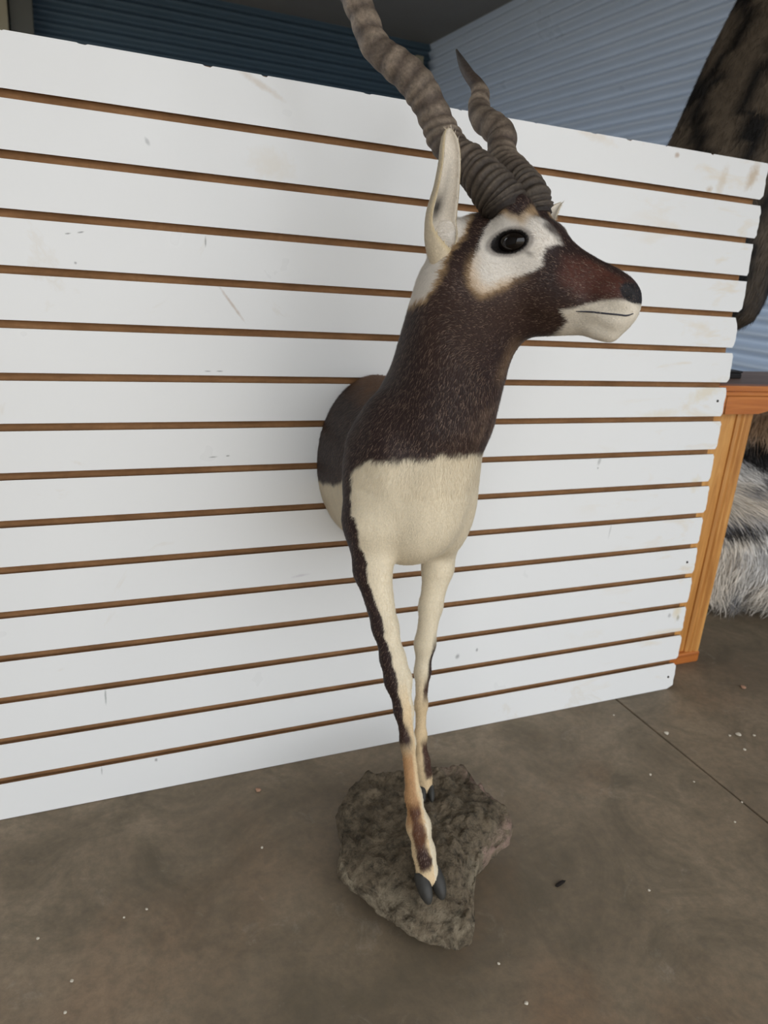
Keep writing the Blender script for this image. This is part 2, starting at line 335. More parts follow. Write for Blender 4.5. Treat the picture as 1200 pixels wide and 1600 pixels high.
for k in range(16):
    zt = PH - k * PITCH - (SLOT / 2 if k else 0); zb = PH - (k + 1) * PITCH + (SLOT / 2 if k < 15 else 0)
    bm = bmesh.new()
    # jagged, chipped right end of the face plate
    n = 9; end = []
    for i in range(n + 1):
        t = i / n; z = zb + (zt - zb) * t
        e = rr.uniform(-0.0014, 0.0010)
        cr = 0.004 if 0 < k < 15 else 0.007
        edge = min(t, 1 - t) * (zt - zb)
        if edge < cr: e -= (cr - edge) * rr.uniform(0.5, 1.3)
        if k == 15 and t == 0: e -= 0.012
        if k == 4: e -= 0.009 * max(0, 1 - abs(t - 1.0) * 3.0)
        if k == 3: e -= 0.004 * max(0, 1 - t * 6)
        end.append((e + [0.002, 0.004, 0, 0.002, -0.002, 0.001, 0, 0.002, -0.001, 0.002, 0, 0.001, 0.001, -0.001, 0.001, 0][k], z))
    pts = [(-PW, zt), (-PW, zb)] + end
    # small chips along the top edge of the uppermost slat
    if k == 0:
        top = []
        x = -0.05
        while x > -PW + 0.1:
            x -= rr.uniform(0.05, 0.16); w = rr.uniform(0.004, 0.012); d = rr.uniform(0.0008, 0.003)
            top += [(x, zt), (x - w * 0.3, zt - d), (x - w, zt - d * 0.7), (x - w * 1.3, zt)]
            x -= w * 1.3
        pts = pts[2:] + top + pts[:2]
    fs = bm_prism(bm, pts, 1, 0.0, 0.0048, 1)
    for f in fs: f.normal_update()
    for f in fs:
        if all(abs(v.co.y) < 1e-6 for v in f.verts): f.material_index = 0
    bm_box(bm, -PW, -0.010, 0.0047, 0.0116, max(zb + 0.007, 0.0) if k < 15 else 0.0, zt - 0.007 if k else zt, 0, 1)
    s = link('slat', bm_mesh('slat', bm), [M['lam'], M['mdf']], panel)
    s.matrix_parent_inverse = Matrix()
    for e in screw_at.get(k, []):
        o = bpy.data.objects.new('screw', screw_me); COL.objects.link(o); o.parent = s; o.location = (-e, -0.0006, (zt + zb) / 2 + rr.uniform(-0.006, 0.006))
panel_bk = [c for c in panel.children if c.name.startswith('backing')][0]; panel_bk.matrix_parent_inverse = Matrix()

# ------------------------------------------------------------------ rock base
def noise3(p, f, octv=4, seed=0.0):
    return noise.fractal(Vector((p[0] * f + seed, p[1] * f + seed * 1.7, p[2] * f - seed)), 1.0, 2.0, octv)
rim_px = [(548, 1228, .095), (580, 1207, .10), (640, 1200, .10), (700, 1197, .10), (727, 1195, .10), (745, 1224, .095), (766, 1240, .09), (790, 1262, .08), (800, 1284, .07),
          (786, 1310, .065), (757, 1336, .06), (744, 1365, .055), (739, 1400, .05), (743, 1440, .042), (735, 1468, .032), (715, 1472, .032), (690, 1464, .034), (640, 1443, .04), (600, 1418, .045),
          (568, 1390, .05), (545, 1368, .055), (533, 1335, .065), (537, 1290, .08), (534, 1258, .09)]
rim = np.array([Pz(x, y, z) for x, y, z in rim_px])
rc = rim.mean(0); 
def rock_top(p):   # smooth height of the stone's upper face
    w = 1.0 / (np.sum((rim[:, :2] - p[:2]) ** 2, axis=1) + 2e-4); zr = (rim[:, 2] * w).sum() / w.sum()
    return zr
NA, NR = 168, 34
cum = np.r_[0, np.cumsum(np.linalg.norm(np.diff(np.r_[rim, rim[:1]], axis=0), axis=1))]
ss = np.linspace(0, cum[-1], NA, endpoint=False); closed = np.r_[rim, rim[:1]]
ring = np.c_[[np.interp(ss, cum, closed[:, i]) for i in range(3)]].T
ringsm = ring.copy()
for _ in range(2): ringsm = (np.roll(ringsm, 1, 0) + 2 * ringsm + np.roll(ringsm, -1, 0)) / 4
V = []; colr = []
for j in range(NR + 1):
    rho = (j / NR) ** 0.8
    for i in range(NA):
        p = rc + (ringsm[i] - rc) * rho
        z = ringsm[i][2] + (0.112 - ringsm[i][2]) * (1 - rho ** 2.2) if True else 0
        q = np.array([p[0], p[1], z])
        d = noise3(q, 13, 5, 1.0) * 0.011 + abs(noise3(q, 34, 4, 4.0)) * 0.015 - 0.005
        q[2] += d * (0.75 + 0.5 * rho); V.append(q); 
        f = (q[1] < -0.36) * sstep(0.72, 0.98, rho)
        pk = sstep(0.8, 0.97, rho) * (q[0] > rc[0] + 0.07) * (q[1] > -0.45)
        colr.append((f + pk, pk, 0))
for j in range(1, 17):      # rough side then undercut down to the floor
    t = j / 16
    for i in range(NA):
        r0 = ringsm[i] - rc
        inset = 1 + 0.03 * math.sin(math.pi * min(t * 2.2, 1)) - 0.40 * max(0, t - 0.25) ** 1.2
        q = rc + r0 * inset; q[2] = ringsm[i][2] * (1 - t)
        d = noise3(q, 20, 5, 2.0) * 0.010 + abs(noise3(q, 60, 4, 7.0)) * 0.006
        h = nrm([r0[0], r0[1], 0]); q = q + h * d * min(1, t * 4); q[2] = max(q[2], 0.0005) if t < 1 else 0.0005
        V.append(q); f = (q[1] < -0.3) * (1 - t) + 0.2; pk = (1 - t) * (q[0] > rc[0] + 0.07) * (q[1] > -0.45); colr.append((f, pk, 0))
F = []
for j in range(NR + 16):
    for i in range(NA): F.append((j * NA + i, j * NA + (i + 1) % NA, (j + 1) * NA + (i + 1) % NA, (j + 1) * NA + i))
V = np.array(V); off = np.array([rc[0], rc[1], 0])
rock = link('rock_base', np_mesh('rock_base', V - off, F, np.array(colr)), M['rock'], smooth=True); rock.location = off
tag(rock, 'rough dark grey stone slab on the floor under the antelope hooves', 'rock')
ROCKV = V[:(NR + 1) * NA]
def rock_z(x, y):
    d = np.sum((ROCKV[:, :2] - np.array([x, y])) ** 2, axis=1); i = np.argsort(d)[:6]; return ROCKV[i, 2].mean()

# ------------------------------------------------------------------ antelope: implicit surface -> one continuous body mesh
HP = math.radians(21)
F_ = np.array([math.cos(HP) * 0.5, -math.cos(HP) * 0.866, -math.sin(HP)]); S_ = np.array([-0.866, -0.5, 0]); U_ = np.cross(S_, F_)
H_ = Pd(805, 378, 0.91) - 0.045 * S_
def head(f, s, u): return H_ + f * F_ + s * S_ + u * U_
def head_local(px, py, s=0.0):       # (f, u) of the point of plane s seen at a pixel
    r = ray(px, py); Q = H_ + s * S_; t = ((Q - C) @ S_) / (r @ S_); X = C + r * t - H_; return (X @ F_, X @ U_)

VOX = 0.0025
LO = np.array([-1.03, -0.54, 0.085]); HI = np.array([-0.60, 0.045, 1.075])
N3 = np.ceil((HI - LO) / VOX).astype(int) + 1
D = np.full(tuple(N3), 0.08, np.float32)
def region(lo, hi):
    a = np.maximum(np.floor((np.array(lo) - LO) / VOX).astype(int), 0); b = np.minimum(np.ceil((np.array(hi) - LO) / VOX).astype(int) + 1, N3)
    sl = tuple(slice(a[i], b[i]) for i in range(3))
    ax = [LO[i] + VOX * np.arange(a[i], b[i]) for i in range(3)]
    g = np.meshgrid(*ax, indexing='ij'); return sl, np.stack(g, -1).astype(np.float32)
def smin(a, b, k):
    h = np.maximum(k - np.abs(a - b), 0) / k; return np.minimum(a, b) - h * h * k * 0.25
def add(sl, d, k): D[sl] = smin(D[sl], d.astype(np.float32), k)
def sub(sl, d, k): D[sl] = -smin(-D[sl], d.astype(np.float32), k)
def cone(a, b, ra, rb, k=0.02, side=None, sq=1.0):
    a, b = np.asarray(a, float), np.asarray(b, float); R = max(ra, rb) + k + 0.006
    sl, P = region(np.minimum(a, b) - R, np.maximum(a, b) + R)
    ab = b - a; t = np.clip(((P - a) @ ab) / (ab @ ab), 0, 1); q = P - a - t[..., None] * ab
    r = ra + (rb - ra) * t
    if side is not None:
        sd = np.asarray(side, float); sd = nrm(sd - (sd @ ab) / (ab @ ab) * ab); l = q @ sd
        q = q + (l * (1 / sq - 1))[..., None] * sd
        dn = np.linalg.norm(q, axis=-1); d = (dn - r) * (0.5 + 0.5 * sq)
    else: d = np.linalg.norm(q, axis=-1) - r
    add(sl, d, k)
def ell_d(P, c, A, rad):
    q = (P - c) @ np.asarray(A, float).T; rad = np.asarray(rad, float)
    k0 = np.linalg.norm(q / rad, axis=-1); k1 = np.linalg.norm(q / rad ** 2, axis=-1) + 1e-9
    return k0 * (k0 - 1) / k1
I3 = np.eye(3); HA = np.array([F_, S_, U_])
def ell(c, rad, k=0.02, A=I3, cut=False):
    c = np.asarray(c, float); R = max(rad) + k + 0.006; sl, P = region(c - R, c + R)
    (sub if cut else add)(sl, ell_d(P, c, A, rad), k)
X1 = np.array([1.0, 0, 0])
# trunk, from the wall to the chest
cone((-0.842, 0.10, 0.612), (-0.892, -0.175, 0.640), 0.165, 0.128, 0.03, X1, 0.70)
ell(Pd(643, 775, 1.125), (0.078, 0.10, 0.098), 0.035)          # brisket
ell(Pd(657, 705, 1.12), (0.072, 0.09, 0.10), 0.045)
ell(Pd(591, 745, 1.095), (0.044, 0.070, 0.120), 0.022)        # near shoulder
cone(Pd(587, 700, 1.10), Pd(580, 815, 1.085), 0.040, 0.040, 0.02)
ell(Pd(690, 775, 1.19), (0.040, 0.080, 0.105), 0.035)          # far shoulder
# neck
NK0, NK1 = Pd(666, 686, 1.10), Pd(735, 462, 0.985)
cone(NK0, NK1, 0.075, 0.066, 0.04)
cone(Pd(694, 640, 1.06), NK1, 0.072, 0.064, 0.03)
cone(Pd(664, 612, 1.12), Pd(716, 470, 1.02), 0.055, 0.048, 0.04)   # nape
# near leg: (px, py, world y, radius)
def ground_hit(px, py):
    z = 0.09
    for _ in range(6):
        p = Pz(px, py, z); z = rock_z(p[0], p[1])
    return Pz(px, py, z)
G1, G2 = ground_hit(681, 1410), ground_hit(668, 1254)
LEG1 = [(580, 815, 0, .040), (582, 890, .13, .0270), (602, 980, .32, .0180), (614, 1030, .42, .0172), (622, 1062, .48, .0188), (631, 1110, .58, .0126), (637, 1160, .67, .0098), (646, 1245, .81, .0108), (654, 1290, .88, .0160), (662, 1330, .94, .0150), (668, 1366, 1.0, .0172)]
LEG2 = [(691, 815, 0, .033), (684, 887, .18, .0245), (673, 947, .33, .0178), (664, 1006, .47, .0158), (660, 1050, .57, .0120), (658, 1101, .68, .0092), (657, 1150, .80, .0088), (660, 1190, .89, .0112), (663, 1210, .95, .0105), (665, 1228, 1.0, .0122)]
L1 = [np.r_[Py(a, b, -.235 + (G1[1] + .030 + .235) * w), r] for a, b, w, r in LEG1]; L2 = [np.r_[Py(a, b, -.185 + (G2[1] + .022 + .185) * w), r] for a, b, w, r in LEG2]
for L in (L1, L2):
    for i in range(len(L) - 1): cone(L[i][:3], L[i + 1][:3], L[i][3], L[i + 1][3], 0.018 if i == 0 else 0.012)
# head: loft along F_ with top and bottom profile and half width
ST = np.array([(-.115, -.035, -.070, .012), (-.105, -.012, -.095, .030), (-.08, .010, -.118, .041), (-.05, .025, -.124, .046), (-.015, .036, -.124, .047), (.02, .035, -.118, .0445), (.05, .025, -.104, .038),
               (.09, .021, -.082, .0295), (.125, .021, -.063, .0250), (.145, .017, -.054, .0235), (.157, .009, -.050, .0195), (.164, -.002, -.038, .013), (.168, -.014, -.024, .005)])
def smooth_interp(x, xs, ys):     # Catmull-Rom through the stations
    m = np.gradient(ys, xs); i = np.clip(np.searchsorted(xs, x) - 1, 0, len(xs) - 2); h = xs[i + 1] - xs[i]; t = np.clip((x - xs[i]) / h, 0, 1)
    return (2 * t ** 3 - 3 * t ** 2 + 1) * ys[i] + (t ** 3 - 2 * t ** 2 + t) * h * m[i] + (-2 * t ** 3 + 3 * t ** 2) * ys[i + 1] + (t ** 3 - t ** 2) * h * m[i + 1]
sl, P = region(H_ - 0.235, H_ + 0.235)
q = (P - H_) @ HA.T; f, s, u = q[..., 0], q[..., 1], q[..., 2]
top = smooth_interp(f, ST[:, 0], ST[:, 1]); bot = smooth_interp(f, ST[:, 0], ST[:, 2]); lat = smooth_interp(f, ST[:, 0], ST[:, 3])
cu = (top + bot) / 2; rv = np.maximum((top - bot) / 2, 0.004); lat = np.maximum(lat, 0.004)
# lower half (jaw) narrower than the cheek
jaw = 1 - 0.25 * np.clip(-(u - cu) / rv, 0, 1)
kk = (np.abs((u - cu) / rv) ** 2.3 + np.abs(s / (lat * jaw)) ** 2.3) ** (1 / 2.3)
d = (kk - 1) * np.minimum(rv, lat) * 0.85
d = np.maximum(d, np.maximum(ST[0, 0] - f, f - ST[-1, 0]))
D[sl] = smin(D[sl], d.astype(np.float32), 0.03)
EYE = (-0.004, 0.0385, -0.002)
EA = math.radians(32); E1 = math.cos(EA) * F_ + math.sin(EA) * U_; E2 = -math.sin(EA) * F_ + math.cos(EA) * U_   # long and short axis of the lids
EHA = np.array([E1, S_, E2])
for sg in (1, -1):
    e = head(EYE[0], sg * 0.034, 0.002); ell(e, (0.034, 0.016, 0.024), 0.02, EHA)                 # orbit
    ell(head(0.05, sg * 0.026, -0.035), (0.05, 0.010, 0.022), 0.02, HA)                          # cheek
    ell(head(0.135, sg * 0.017, -0.004), (0.020, 0.009, 0.013), 0.010, HA)                       # nostril wing
    ell(head(0.128, sg * 0.014, -0.030), (0.028, 0.011, 0.011), 0.010, HA)                       # upper lip
    ell(head(-0.10, sg * 0.046, -0.035), (0.022, 0.020, 0.026), 0.02, HA)                        # ear base
    ell(head(-0.03, sg * 0.022, 0.030), (0.022, 0.018, 0.020), 0.015, HA)                        # horn pedicle
ell(head(0.132, 0, -0.049), (0.026, 0.017, 0.0125), 0.010, HA)                                    # chin
for sg in (1, -1):
    ell(head(EYE[0], sg * 0.054, EYE[2]), (0.0215, 0.016, 0.0125), 0.003, EHA, cut=True)          # eye slit
    ell(head(0.152, sg * 0.0195, 0.005), (0.010, 0.005, 0.0050), 0.003, np.array([nrm(F_ - 0.25 * U_), S_, nrm(U_ + 0.25 * F_)]), cut=True)   # nostril
# flat back against the slatwall
sl, P = region(LO, HI)
pn = np.array([0, math.cos(LEAN), -math.sin(LEAN)])
D = np.maximum(D, (P @ pn + 0.0008).astype(np.float32)); del P

def surface_nets(D, lo, vox):
    ins = D < 0; nx, ny, nz = D.shape
    cnt = np.zeros((nx - 1, ny - 1, nz - 1), np.int8); corners = [(i, j, k) for i in (0, 1) for j in (0, 1) for k in (0, 1)]
    for i, j, k in corners: cnt += ins[i:nx - 1 + i, j:ny - 1 + j, k:nz - 1 + k]
    act = np.argwhere((cnt > 0) & (cnt < 8)); idx = np.full(cnt.shape, -1, np.int32); idx[tuple(act.T)] = np.arange(len(act))
    val = {c: D[act[:, 0] + c[0], act[:, 1] + c[1], act[:, 2] + c[2]] for c in corners}
    acc = np.zeros((len(act), 3)); n = np.zeros(len(act))
    for a in corners:
        for ax in range(3):
            if a[ax]: continue
            b = list(a); b[ax] = 1; b = tuple(b); va, vb = val[a], val[b]; cr = (va < 0) != (vb < 0)
            t = np.where(cr, va / np.where(cr, va - vb, 1), 0)
            p = np.array(a, float)[None].repeat(len(act), 0); p[:, ax] = t
            acc[cr] += p[cr]; n[cr] += 1
    V = lo + vox * (act + acc / n[:, None]); Q = []
    for ax in range(3):
        o1, o2 = [(1, 2), (2, 0), (0, 1)][ax]
        A = [slice(None)] * 3; B = [slice(None)] * 3; A[ax] = slice(0, -1); B[ax] = slice(1, None)
        ed = np.argwhere(ins[tuple(A)] != ins[tuple(B)])
        ok = (ed[:, o1] > 0) & (ed[:, o2] > 0) & (ed[:, o1] < D.shape[o1] - 1) & (ed[:, o2] < D.shape[o2] - 1); ed = ed[ok]
        inside = ins[tuple(ed.T)]
        def cell(d1, d2):
            e = ed.copy(); e[:, o1] -= d1; e[:, o2] -= d2; return idx[tuple(e.T)]
        q = np.stack([cell(1, 1), cell(0, 1), cell(0, 0), cell(1, 0)], 1); q[~inside] = q[~inside][:, ::-1]; Q.append(q)
    return V, np.concatenate(Q)
BV, BF = surface_nets(D, LO, VOX); del D
# light smoothing (keeps the flat back)
e = np.concatenate([BF[:, [0, 1]], BF[:, [1, 2]], BF[:, [2, 3]], BF[:, [3, 0]]])
for _ in range(3):
    sm = np.zeros_like(BV); nn = np.zeros(len(BV)); 
    np.add.at(sm, e[:, 0], BV[e[:, 1]]); np.add.at(nn, e[:, 0], 1); np.add.at(sm, e[:, 1], BV[e[:, 0]]); np.add.at(nn, e[:, 1], 1)
    BV = BV + 0.5 * (sm / nn[:, None] - BV)
def vert_normals(V, F):
    fn = np.cross(V[F[:, 2]] - V[F[:, 0]], V[F[:, 3]] - V[F[:, 1]]); n = np.zeros_like(V)
    for i in range(4): np.add.at(n, F[:, i], fn)
    return n / (np.linalg.norm(n, axis=1)[:, None] + 1e-12)
BN = vert_normals(BV, BF)

# --- coat pattern, defined on the animal itself
DARK, BROWN, CREAM, TAN, WHITE, RUST = lin(50, 36, 33), lin(78, 56, 44), lin(228, 214, 186), lin(196, 162, 118), lin(226, 218, 206), lin(96, 56, 44)
def poly_sd(poly, x, y):
    poly = np.asarray(poly, float); d = np.full(len(x), 1e9); inside = np.zeros(len(x), bool); n = len(poly)
    for i in range(n):
        a, b = poly[i], poly[(i + 1) % n]; ex, ey = b - a
        t = np.clip(((x - a[0]) * ex + (y - a[1]) * ey) / (ex * ex + ey * ey + 1e-12), 0, 1)
        d = np.minimum(d, np.hypot(x - a[0] - t * ex, y - a[1] - t * ey))
        c = ((a[1] > y) != (b[1] > y)) & (x < ex * (y - a[1]) / (ey if abs(ey) > 1e-12 else 1e-12) + a[0]); inside ^= c
    return np.where(inside, d, -d)
def hp(pts, s): return [head_local(x, y, s) for x, y in pts]
PATCH_EYE = hp([(765, 343), (790, 332), (815, 330), (842, 345), (864, 368), (870, 382), (852, 388), (846, 400), (848, 414), (834, 427), (810, 440), (792, 456), (778, 462), (770, 448), (763, 430), (760, 400), (761, 375), (763, 355)], 0.040)
PATCH_EAR = hp([(660, 330), (726, 335), (731, 372), (726, 415), (712, 452), (694, 472), (655, 478), (630, 420), (640, 360)], 0.042)
PATCH_MOUTH = hp([(884, 484), (920, 478), (950, 470), (975, 468), (1020, 472), (1020, 540), (960, 545), (880, 545), (812, 560), (806, 549), (835, 533), (868, 520), (888, 503)], 0.020)
PATCH_RUST = hp([(880, 400), (930, 396), (985, 420), (1000, 445), (960, 470), (900, 460), (880, 440)], 0.025)
def hash_noise(P, f, seed): return np.array([noise.noise(Vector((p[0] * f + seed, p[1] * f - seed, p[2] * f + 2 * seed))) for p in P])
def seg_param(P, L):
    best = np.full(len(P), 1e9); par = np.zeros(len(P)); cen = np.zeros((len(P), 3))
    for i in range(len(L) - 1):
        a, b = L[i][:3], L[i + 1][:3]; ab = b - a; t = np.clip(((P - a) @ ab) / (ab @ ab), 0, 1); c = a + t[:, None] * ab; d = np.linalg.norm(P - c, axis=1)
        m = d < best; best[m] = d[m]; par[m] = i + t[m]; cen[m] = c[m]
    return best, par, cen
def coat(P, N):
    n1 = hash_noise(P, 28, 3.1); n2 = hash_noise(P, 9, 8.2); n3 = hash_noise(P, 90, 1.3)
    q = (P - H_) @ HA.T; f, s, u = q[:, 0], q[:, 1], q[:, 2]
    col = np.tile(DARK, (len(P), 1))
    def put(c, w): 
        nonlocal col
        w = np.clip(w, 0, 1)[:, None]; col = col * (1 - w) + np.asarray(c) * w
    inhead = sstep(-0.16, -0.13, -np.linalg.norm(q - np.array([0.03, 0, -0.04]), axis=1))
    # brown tips drift over neck, warmer on the back
    put(BROWN, 0.45 * sstep(-0.1, 0.5, n2))
    put(lin(132, 92, 58), 0.8 * sstep(0.735, 0.770, P[:, 2] + 0.01 * n1) * sstep(-0.20, -0.10, P[:, 1]) * (P[:, 2] < 0.86))
    # cream belly, chest and legs below the line
    zb = np.interp(P[:, 1], [-0.33, -0.27, -0.22, -0.10, 0.03], [0.708, 0.698, 0.662, 0.612, 0.580]) + 0.006 * n1 + 0.004 * n3
    zb = zb + 0.012 * sstep(-0.93, -0.90, P[:, 0]) * (P[:, 1] < -0.2)
    low = sstep(-0.005, 0.005, zb - P[:, 2])
    put(CREAM, low); put(lin(212, 196, 166), low * 0.5 * sstep(0.0, 0.5, n2))
    # pale patch low on the throat and pale throat line
    pt = Pd(748, 655, 1.03); put(lin(166, 138, 114), 0.42 * sstep(-0.5, 0.2, n1 + 0.5 * n3) * sstep(0.045, 0.006, np.linalg.norm((P - pt) * [1, 1, 0.8], axis=1) + 0.01 * n1))
    tl = Pd(800, 566, 0.985); put(lin(160, 130, 100), 0.5 * sstep(0.030, 0.004, np.linalg.norm((P - tl) * [1, 1, 0.5], axis=1) + 0.006 * n1))
    # --- legs
    for L, outer, near in ((L1, np.array([-0.92, 0.38, 0]), True), (L2, np.array([0.85, -0.50, 0]), False)):
        d, par, cen = seg_param(P, L); on = (P[:, 2] < L[0][2] + 0.02) & (d < 0.06) & ((P[:, 0] < -0.885 + 0.0) if near else (P[:, 0] > -0.90) & (P[:, 1] > -0.33)) if near else (P[:, 2] < L[0][2] + 0.02) & (d < 0.06)
        d1 = seg_param(P, L1)[0]; d2 = seg_param(P, L2)[0]; on = on & ((d1 < d2) if near else (d2 <= d1))
        side = (N @ nrm(outer)) + 0.10 * n1 + 0.10 * n3; on = on & (((P - cen) @ outer) > -0.01)
        put(lin(224, 196, 152), on * sstep(3.6, 5.2, par) * 0.85)
        if near:
            th0 = np.interp(P[:, 2], [0.46, 0.53, 0.60], [0.0, 0.20, 0.45]); w = sstep(-0.06, 0.06, side - th0 - 0.1) * (par < 5.6); put(DARK, on * w)
            put(lin(64, 42, 32), on * sstep(0.55, 0.9, side) * sstep(5.5, 5.8, par) * 0)
            put(lin(60, 40, 32), on * np.exp(-((par - 5.75) / 0.42) ** 2 * 1.6) * 1.25 * sstep(-0.75, 0.0, side))
            fr = N @ nrm([-0.15, -1.0, 0.0]) + 0.12 * n1
            lt = N @ nrm([-0.75, -0.65, 0.0]) + 0.1 * n1
            put(lin(168, 118, 70), on * sstep(0.25, 0.7, lt) * sstep(6.0, 6.3, par) * sstep(8.2, 7.6, par) * 0.8)
            fr2 = N @ nrm([-0.42, -0.9, 0.0]) + 0.10 * n1 + 0.08 * n3
            put(lin(92, 58, 38), on * sstep(0.70, 0.92, fr2) * sstep(6.9, 7.4, par) * sstep(9.75, 9.35, par + 0.2 * n1))
            put(lin(56, 36, 28), on * sstep(0.72, 0.92, fr2) * sstep(8.4, 8.9, par) * sstep(9.8, 9.4, par + 0.2 * n1))
        else:
            put(DARK, on * sstep(0.55, 0.8, side) * sstep(2.6, 3.2, par) * sstep(4.6, 4.2, par))
            put(lin(70, 46, 34), on * np.exp(-((par - 4.5) / 0.35) ** 2) * sstep(0.15, 0.5, side))
            put(lin(70, 46, 34), on * sstep(0.05, 0.45, side) * sstep(5.8, 6.4, par) * sstep(8.3, 7.9, par))
    # shoulder line: dark stripe running down the outer front of the near shoulder into the leg
    sd_ = N @ nrm([-0.92, 0.38, 0]) + 0.06 * n1 + 0.04 * n3; th1 = np.interp(P[:, 2], [0.51, 0.58, 0.70], [0.42, 0.76, 0.82])
    put(DARK, sstep(-0.04, 0.04, sd_ - th1) * (P[:, 1] < -0.165) * (P[:, 1] > -0.33) * (P[:, 0] < -0.940) * (P[:, 2] > 0.515))
    # --- head
    w_f = 0.004 * n1 + 0.003 * n3
    hd = inhead > 0.3
    put(RUST, hd * 0.75 * sstep(-0.008, 0.012, poly_sd(PATCH_RUST, f, u) + w_f))
    side_ok = sstep(0.010, 0.018, np.abs(s))
    put(WHITE, hd * side_ok * sstep(-0.003, 0.003, poly_sd(PATCH_EYE, f, u) + w_f))
    put(TAN, hd * side_ok * 0.55 * sstep(0.012, 0.0, np.abs(poly_sd(PATCH_EYE, f, u) - 0.001 + w_f)) * sstep(-0.02, -0.05, u))
    put(lin(186, 156, 118), hd * 0.75 * sstep(0.014, 0.020, np.abs(s)) * sstep(0.016, 0.026, u + w_f) * sstep(0.010, -0.006, f) * sstep(-0.08, -0.06, f))
    put(DARK, hd * sstep(0.024, 0.030, u + w_f) * sstep(-0.004, -0.014, f)); put(DARK, hd * sstep(0.016, 0.010, np.abs(s) + w_f) * sstep(0.01, 0.02, u))
    pe = poly_sd(PATCH_EAR, f, u) + 2 * w_f
    put(TAN, sstep(-0.008, 0.002, pe) * 0.8); put(WHITE, sstep(-0.001, 0.007, pe))
    put(lin(224, 214, 196), hd * sstep(-0.002, 0.003, poly_sd(PATCH_MOUTH, f, u) + 0.6 * w_f))
    put(WHITE * 0.8, hd * 0.7 * sstep(0.148, 0.154, f) * sstep(0.012, 0.016, u))
    # dark lids and pale grey ring
    e1 = (f - EYE[0]) * math.cos(EA) + (u - EYE[2]) * math.sin(EA); e2 = -(f - EYE[0]) * math.sin(EA) + (u - EYE[2]) * math.cos(EA)
    ed = np.sqrt((e1 / 0.0220) ** 2 + (e2 / 0.0130) ** 2)
    put(lin(120, 112, 106), hd * 0.7 * sstep(1.5, 1.25, ed) * side_ok); put(lin(22, 19, 18), hd * sstep(1.17, 1.07, ed) * side_ok)
    put(lin(70, 62, 58), hd * 0.6 * np.exp(-(((f - 0.024) / 0.006) ** 2 + ((u + 0.004) / 0.003) ** 2)))
    # nose leather
    ns = np.sqrt(((f - 0.155) / 0.0150) ** 2 + ((u - 0.0065 + 0.25 * (f - 0.155)) / 0.0085) ** 2)
    put(lin(34, 31, 32), hd * sstep(1.15, 0.95, ns + 8 * w_f) * (f > 0.13))
    return col
BC = coat(BV, BN)
root = empty('antelope_mount', (-0.88, -0.02, 0.0))
tag(root, 'blackbuck antelope front-half mount with spiral horns, dark brown neck and cream chest', 'animal mount')
body = link('body', np_mesh('body', BV, BF, BC), M['fur'], root, smooth=True)

# --- short coat: fine strands lying along the skin
def strands(V, F, N, Cc, count, flow, length, width, lift, light, rng):
    tri = np.concatenate([F[:, [0, 1, 2]], F[:, [0, 2, 3]]]) if F.shape[1] == 4 else F
    ar = np.linalg.norm(np.cross(V[tri[:, 1]] - V[tri[:, 0]], V[tri[:, 2]] - V[tri[:, 0]]), axis=1); pick = rng.choice(len(tri), count, p=ar / ar.sum())
    a, b = rng.random(count), rng.random(count); m = a + b > 1; a[m] = 1 - a[m]; b[m] = 1 - b[m]; t = tri[pick]
    bl = lambda A: A[t[:, 0]] * (1 - a - b)[:, None] + A[t[:, 1]] * a[:, None] + A[t[:, 2]] * b[:, None]
    p, n, c = bl(V), bl(N), bl(Cc); n /= np.linalg.norm(n, axis=1)[:, None] + 1e-9
    d = flow(p, n) + rng.normal(0, 0.22, (count, 3)); d -= (d * n).sum(1)[:, None] * n; d /= np.linalg.norm(d, axis=1)[:, None] + 1e-9
    ln = (length(p) if callable(length) else length) * rng.uniform(0.55, 1.25, count); wd = width * rng.uniform(0.7, 1.3, count)
    sd = np.cross(d, n); lf = lift * rng.uniform(0.4, 1.6, count)
    tip = p + d * ln[:, None] + n * (ln * lf)[:, None]; mid = p + d * (ln * 0.5)[:, None] + n * (ln * lf * 0.75)[:, None]
    q = np.stack([p - sd * wd[:, None] / 2 - n * 0.0004, p + sd * wd[:, None] / 2 - n * 0.0004, mid + sd * wd[:, None] * 0.42, tip, mid - sd * wd[:, None] * 0.42], 1)
    cc = light(c, p, rng)
    fac = np.arange(count)[:, None] * 5
    Fq = np.concatenate([fac + np.array([0, 1, 2]), fac + np.array([0, 2, 4]), fac + np.array([4, 2, 3])])
    return q.reshape(-1, 3), Fq, np.repeat(cc, 5, axis=0)
nkd = nrm(NK0 - NK1)
def flow_body(p, n):
    q = (p - H_) @ HA.T; w = sstep(0.0, -0.10, q[:, 2] + 0.3 * q[:, 0] * 0)
    hd = sstep(0.17, 0.12, np.linalg.norm(q - np.array([0.04, 0, -0.03]), axis=1))[:, None]
    neck = sstep(0.66, 0.72, p[:, 2])[:, None]
    return hd * (-F_ - 0.25 * U_) + (1 - hd) * (neck * nkd + (1 - neck) * np.array([0, 0.15, -1.0]))
def len_body(p):
    q = (p - H_) @ HA.T; hd = np.linalg.norm(q - np.array([0.04, 0, -0.03]), axis=1); l = np.where(hd < 0.13, 0.0055, 0.0085); l = np.where(p[:, 2] < 0.66, 0.005, l)
    near = np.sqrt(((q[:, 0] - EYE[0]) / 0.03) ** 2 + ((q[:, 2] - EYE[2]) / 0.024) ** 2); l = np.where((near < 1.15) & (hd < 0.13), 0.0008, l)
    return np.where((q[:, 0] > 0.14) & (hd < 0.2), 0.003, l)
